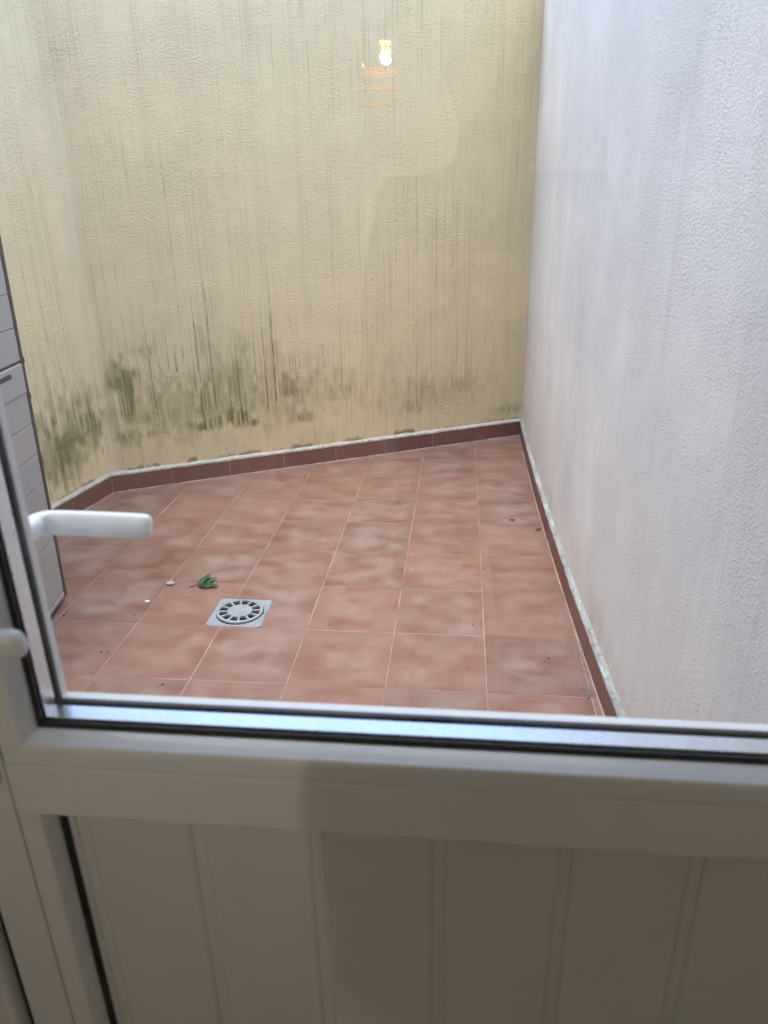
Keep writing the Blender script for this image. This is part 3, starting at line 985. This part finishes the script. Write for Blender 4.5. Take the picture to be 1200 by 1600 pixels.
lid.location = (-.002, .004, .0030)
lid.rotation_euler = (R(-.6), R(1.8), R(8))
sphere("screw", .0035, SPECK, drain, (.094, -.004, .002), (1, 1, .4), 10)

# ------------------------------------------------------------------ leaves and litter on the tiles
def leaf_mesh(name, L, W, curl, lift, parent, loc, rz, roll):
    nu_, nv = 12, 6
    vs_, fs = [], []
    for i in range(nu_ + 1):
        t = i / nu_
        half = W * .5 * (math.sin(math.pi * t ** .8) ** .85) * (1 - .25 * t) if 0 < t < 1 else 0.0004
        half *= 1 + .07 * math.sin(i * 4.1)
        for j in range(nv + 1):
            s = j / nv * 2 - 1
            zz = lift * math.sin(t * math.pi * .55) + abs(s) * half * .14 + curl * t * t + .0025 * math.sin(t * 14 + s * 3)
            vs_.append((t * L, s * half, zz + .0012))
    for i in range(nu_):
        for j in range(nv):
            a = i * (nv + 1) + j
            fs.append((a, a + 1, a + nv + 2, a + nv + 1))
    o = pydata(name, vs_, fs, LEAF, parent, True)
    md = o.modifiers.new("thickness", 'SOLIDIFY')
    md.thickness = .0006
    o.location = loc
    o.rotation_euler = (roll, 0, rz)
    return o
sprig = empty("leaf_sprig", (-1.085, 2.605, 0), "fallen sprig of dark green leaves lying above the drain", "leaves")
def tube(name, pts, r, mat, parent, m=7):
    vs_, fs = [], []
    for i, p in enumerate(pts):
        q = Vector(pts[min(i + 1, len(pts) - 1)]); p0 = Vector(pts[max(i - 1, 0)])
        d = (q - p0).normalized()
        u_ = d.cross(Vector((0, 0, 1))).normalized(); w_ = u_.cross(d)
        for j in range(m):
            a = j / m * math.tau
            vs_.append(Vector(p) + (u_ * math.cos(a) + w_ * math.sin(a)) * r * (1 - .4 * i / len(pts)))
    for i in range(len(pts) - 1):
        for j in range(m):
            j2 = (j + 1) % m
            fs.append((i * m + j, i * m + j2, (i + 1) * m + j2, (i + 1) * m + j))
    fs += [tuple(range(m)), tuple((len(pts) - 1) * m + j for j in range(m))]
    return pydata(name, vs_, fs, mat, parent, True)
tube("stem", [(-.012, -.012, .003), (.01, .0, .006), (.03, .008, .008), (.045, .012, .008)], .0022, STEM, sprig)
leaf_mesh("leaf", .088, .048, .002, .007, sprig, (.010, .010, .004), R(33), R(2))
leaf_mesh("leaf", .066, .038, .006, .010, sprig, (.024, .018, .007), R(58), R(-8))
leaf_mesh("leaf", .092, .048, -.001, .006, sprig, (.018, .000, .003), R(-5), R(-4))

def lump(name, loc, sz, mat, seed, flat=.5, parent=None):
    bm = bmesh.new()
    bmesh.ops.create_icosphere(bm, subdivisions=2, radius=1)
    l2 = random.Random(seed)
    f1 = [l2.uniform(1.5, 3.5) for _ in range(6)]
    for v in bm.verts:
        k_ = 1 + .18 * math.sin(v.co.x * f1[0] + f1[3]) + .15 * math.sin(v.co.y * f1[1] + f1[4]) + .1 * math.sin(v.co.z * f1[2] + f1[5])
        v.co = Vector((v.co.x * sz[0], v.co.y * sz[1], v.co.z * sz[2])) * k_
    zmin = min(v.co.z for v in bm.verts)
    for v in bm.verts:
        v.co.z -= zmin
    o = bm_obj(name, bm, mat, parent, True)
    o.location = loc
    return o
tag(lump("pebble", (-1.186, 2.612, .0006), (.017, .011, .006), PEBBLE, 4), "pale flat pebble lying left of the green leaf sprig", "pebble")
tag(lump("petal", (-1.2256, 2.4667, .0006), (.0095, .0085, .0016), PETAL, 9), "small round white petal on a tile left of the drain", "petal")
def dry(loc, L, rz, label):
    vs_ = []
    n = 6
    for i in range(n + 1):
        t = i / n
        h_ = .006 * math.sin(math.pi * max(.03, min(.97, t))) + .0008
        for s in (-1, 0, 1):
            vs_.append(((t - .5) * L, s * h_, .0012 + abs(s) * .003 + .004 * math.sin(t * 5)**2))
    fs = []
    for i in range(n):
        for j in range(2):
            a = i * 3 + j
            fs.append((a, a + 1, a + 4, a + 3))
    o = pydata("dry_leaf", vs_, fs, DRYLEAF)
    md = o.modifiers.new("thickness", 'SOLIDIFY'); md.thickness = .0008
    o.location = (*loc, .0012)
    o.rotation_euler = (0, 0, rz)
    tag(o, label, "dry leaf", "dry leaf scraps on the tiles")
dry((.2663, 3.3706), .030, R(5), "thin curled dark leaf scrap further from the white wall")
dry((.3834, 3.2601), .034, R(35), "crumpled dark leaf scrap close to the white wall skirting")

def crumbs(name, pts, mat, label):
    vs_, fs = [], []
    l2 = random.Random(len(pts))
    base = [(1, 0, 0), (-1, 0, 0), (0, 1, 0), (0, -1, 0), (0, 0, 1), (0, 0, -.4)]
    tri = [(0, 2, 4), (2, 1, 4), (1, 3, 4), (3, 0, 4), (2, 0, 5), (1, 2, 5), (3, 1, 5), (0, 3, 5)]
    for (x, y, r) in pts:
        b = len(vs_)
        rz = l2.uniform(0, 6.28)
        c, s = math.cos(rz), math.sin(rz)
        for (a, d, e) in base:
            k_ = l2.uniform(.6, 1.25)
            px, py = a * r * k_, d * r * k_ * .7
            vs_.append((x + c * px - s * py, y + s * px + c * py, .0012 + max(0, e) * r * .7 * k_))
        fs += [tuple(b + i for i in t) for t in tri]
    o = pydata(name, vs_, fs, mat)
    tag(o, label, "debris", kind="stuff")
spots = [(-1.236, 2.3606), (-1.2475, 2.1018), (-1.2246, 2.1034), (-1.0571, 1.9651), (-.9544, 1.9295), (-.9426, 3.0304), (-.466, 2.3419), (.0665, 2.3736), (-.717, 4.1439), (-.2599, 3.8337), (-.8516, 3.5431), (.1156, 2.8382), (.3184, 2.1729), (-1.5099, 2.3374), (-1.7243, 2.9284), (-1.7825, 3.4677), (-1.834, 3.0894)]
pts = [(x, y, random.uniform(.0050, .0075)) for x, y in spots]
for _ in range(70):
    y = random.uniform(1.75, 4.4)
    x = random.uniform(-1.75, xr(y) - .03)
    p = np.array([x, y])
    if NB @ (p - A) < -.03 and NL @ (p - A) < -.03:
        pts.append((x, y, random.uniform(.0014, .0036)))
for _ in range(60):      # along the foot of the back skirting
    u = random.random() ** 1.6 * LB
    p = A + DB * u - NB * (.016 + random.random() ** 2 * .05)
    pts.append((p[0], p[1], random.uniform(.001, .0032)))
crumbs("soil_specks", pts, SPECK, "black specks of soil scattered over the floor tiles")
pts = []
for (cx_, cy_, n_, sp_) in ((.404, 2.255, 26, .018), (.414, 2.10, 20, .014), (.420, 1.985, 46, .020), (-1.135, 2.600, 60, .035), (.385, 2.02, 8, .02)):
    for _ in range(n_):
        x_, y_ = random.gauss(cx_, sp_), random.gauss(cy_, sp_ * 1.1)
        if x_ < xr(y_) - .004:
            pts.append((x_, y_, random.uniform(.0016, .0062)))
crumbs("mortar_crumbs", pts, CRUMB, "grey crumbs of old mortar near the white wall and the leaves")

# ------------------------------------------------------------------ the person taking the picture, there only as a faint reflection
SKINM = simple("skin", (.60, .42, .33), .5, var=.08, vscale=6)
SHIRT = simple("dark cotton", (.035, .038, .05), .9, var=.12, vscale=7)
JEANS = simple("dark trousers", (.05, .06, .09), .9, var=.2, vscale=7)
HAIR = simple("dark hair", (.03, .02, .015), .6, var=.3, vscale=30)
PHONEM = simple("black phone glass", (.012, .012, .014), .15, var=.1)

def build_person(loc):
    V, E, Rad = [], [], []
    def v(co, ra, par=None, rb=None):
        V.append(co); Rad.append((ra, rb or ra))
        if par is not None:
            E.append((par, len(V) - 1))
        return len(V) - 1
    px = .05
    pel = v((px, -.50, .99), .200, None, .125)
    sp = v((px, -.505, 1.14), .188, pel, .118)
    ch = v((px, -.50, 1.32), .172, sp, .118)
    nb = v((px, -.49, 1.475), .085, ch, .070)
    nk = v((px, -.475, 1.54), .056, nb)
    h0 = v((px, -.455, 1.60), .075, nk, .080)
    h1 = v((px, -.452, 1.67), .080, h0, .095)
    v((px, -.455, 1.735), .060, h1, .070)
    v((px, -.372, 1.635), .012, h0)                        # nose
    for s in (-1, 1):
        v((px + s * .082, -.46, 1.635), .012, h0)         # ears
        sh = v((px + s * .165, -.49, 1.43), .062, ch)
        up = v((px + s * .185, -.48, 1.26), .050, sh)
        el = v((px + s * .178, -.45, 1.10), .043, up)
        fo = v(((px + s * .178) * .62 + s * .085 * .38, -.30, 1.18), .038, el)
        wr = v((s * .085, -.085, 1.295), .026, fo, .022)
        pa = v((s * .064, -.045, 1.325), .030, wr, .018)
        kn = v((s * .056, -.018, 1.350), .026, pa, .015)
        for k, (dz, ln) in enumerate(((.026, .9), (.010, 1.0), (-.006, .95), (-.021, .8))):
            a = v((s * .047, .002, 1.352 + dz), .0085, kn)
            b = v((s * (.047 - .022 * ln), .012, 1.352 + dz), .0080, a)
            v((s * (.047 - .040 * ln), .009, 1.350 + dz), .0068, b)
        t1 = v((s * .052, -.048, 1.350), .0105, pa)
        t2 = v((s * .036, -.050, 1.372), .0095, t1)
        v((s * .022, -.046, 1.388), .0080, t2)
        hp = v((px + s * .088, -.50, .92), .092, pel)
        th = v((px + s * .105, -.49, .74), .095, hp)
        ke = v((px + s * .098, -.475, .55), .056, th)
        ca = v((px + s * .100, -.50, .38), .055, ke)
        an = v((px + s * .102, -.51, .185), .038, ca)
        v((px + s * .110, -.40, .135), .034, an, .028)
    me = bpy.data.meshes.new("person")
    me.from_pydata(V, E, [])
    o = bpy.data.objects.new("person", me)
    COL.objects.link(o)
    m1 = o.modifiers.new("skin", 'SKIN')
    m1.use_smooth_shade = True
    for d, rr in zip(me.skin_vertices[0].data, Rad):
        d.radius = rr
        d.use_root = False
    me.skin_vertices[0].data[0].use_root = True
    m2 = o.modifiers.new("smooth", 'SUBSURF')
    m2.levels = m2.render_levels = 2
    bpy.context.view_layer.update()
    ev = o.evaluated_get(bpy.context.evaluated_depsgraph_get())
    fin = bpy.data.meshes.new_from_object(ev)
    o.modifiers.clear()
    o.data = fin
    fin.name = "person"
    for m in (SKINM, SHIRT, JEANS, HAIR):
        fin.materials.append(m)
    for p in fin.polygons:
        c = p.center
        k = 0
        if c.z < 1.0 and abs(c.x - px) < .3 and c.y < -.33:
            k = 2
        if 1.0 <= c.z < 1.50 and (c.y < -.37 or c.z < 1.0) and abs(c.x - px) < .32:
            k = 1
        if c.z > 1.60 and (c.z > 1.70 or c.y < -.475) :
            k = 3
        p.material_index = k
        p.use_smooth = True
    return o
person = build_person((0, 0, 0))
tag(person, "person in a dark top holding up a phone, a faint reflection in the glass", "person")
CM = cam.matrix_world.copy()
phone = box("phone", (-.0365, .0365, -.135, .018, .0045, .0125), PHONEM, None, .003, 2)
phone.matrix_world = CM
tag(phone, "black phone held up in both hands, mirrored faintly in the door glass", "phone")
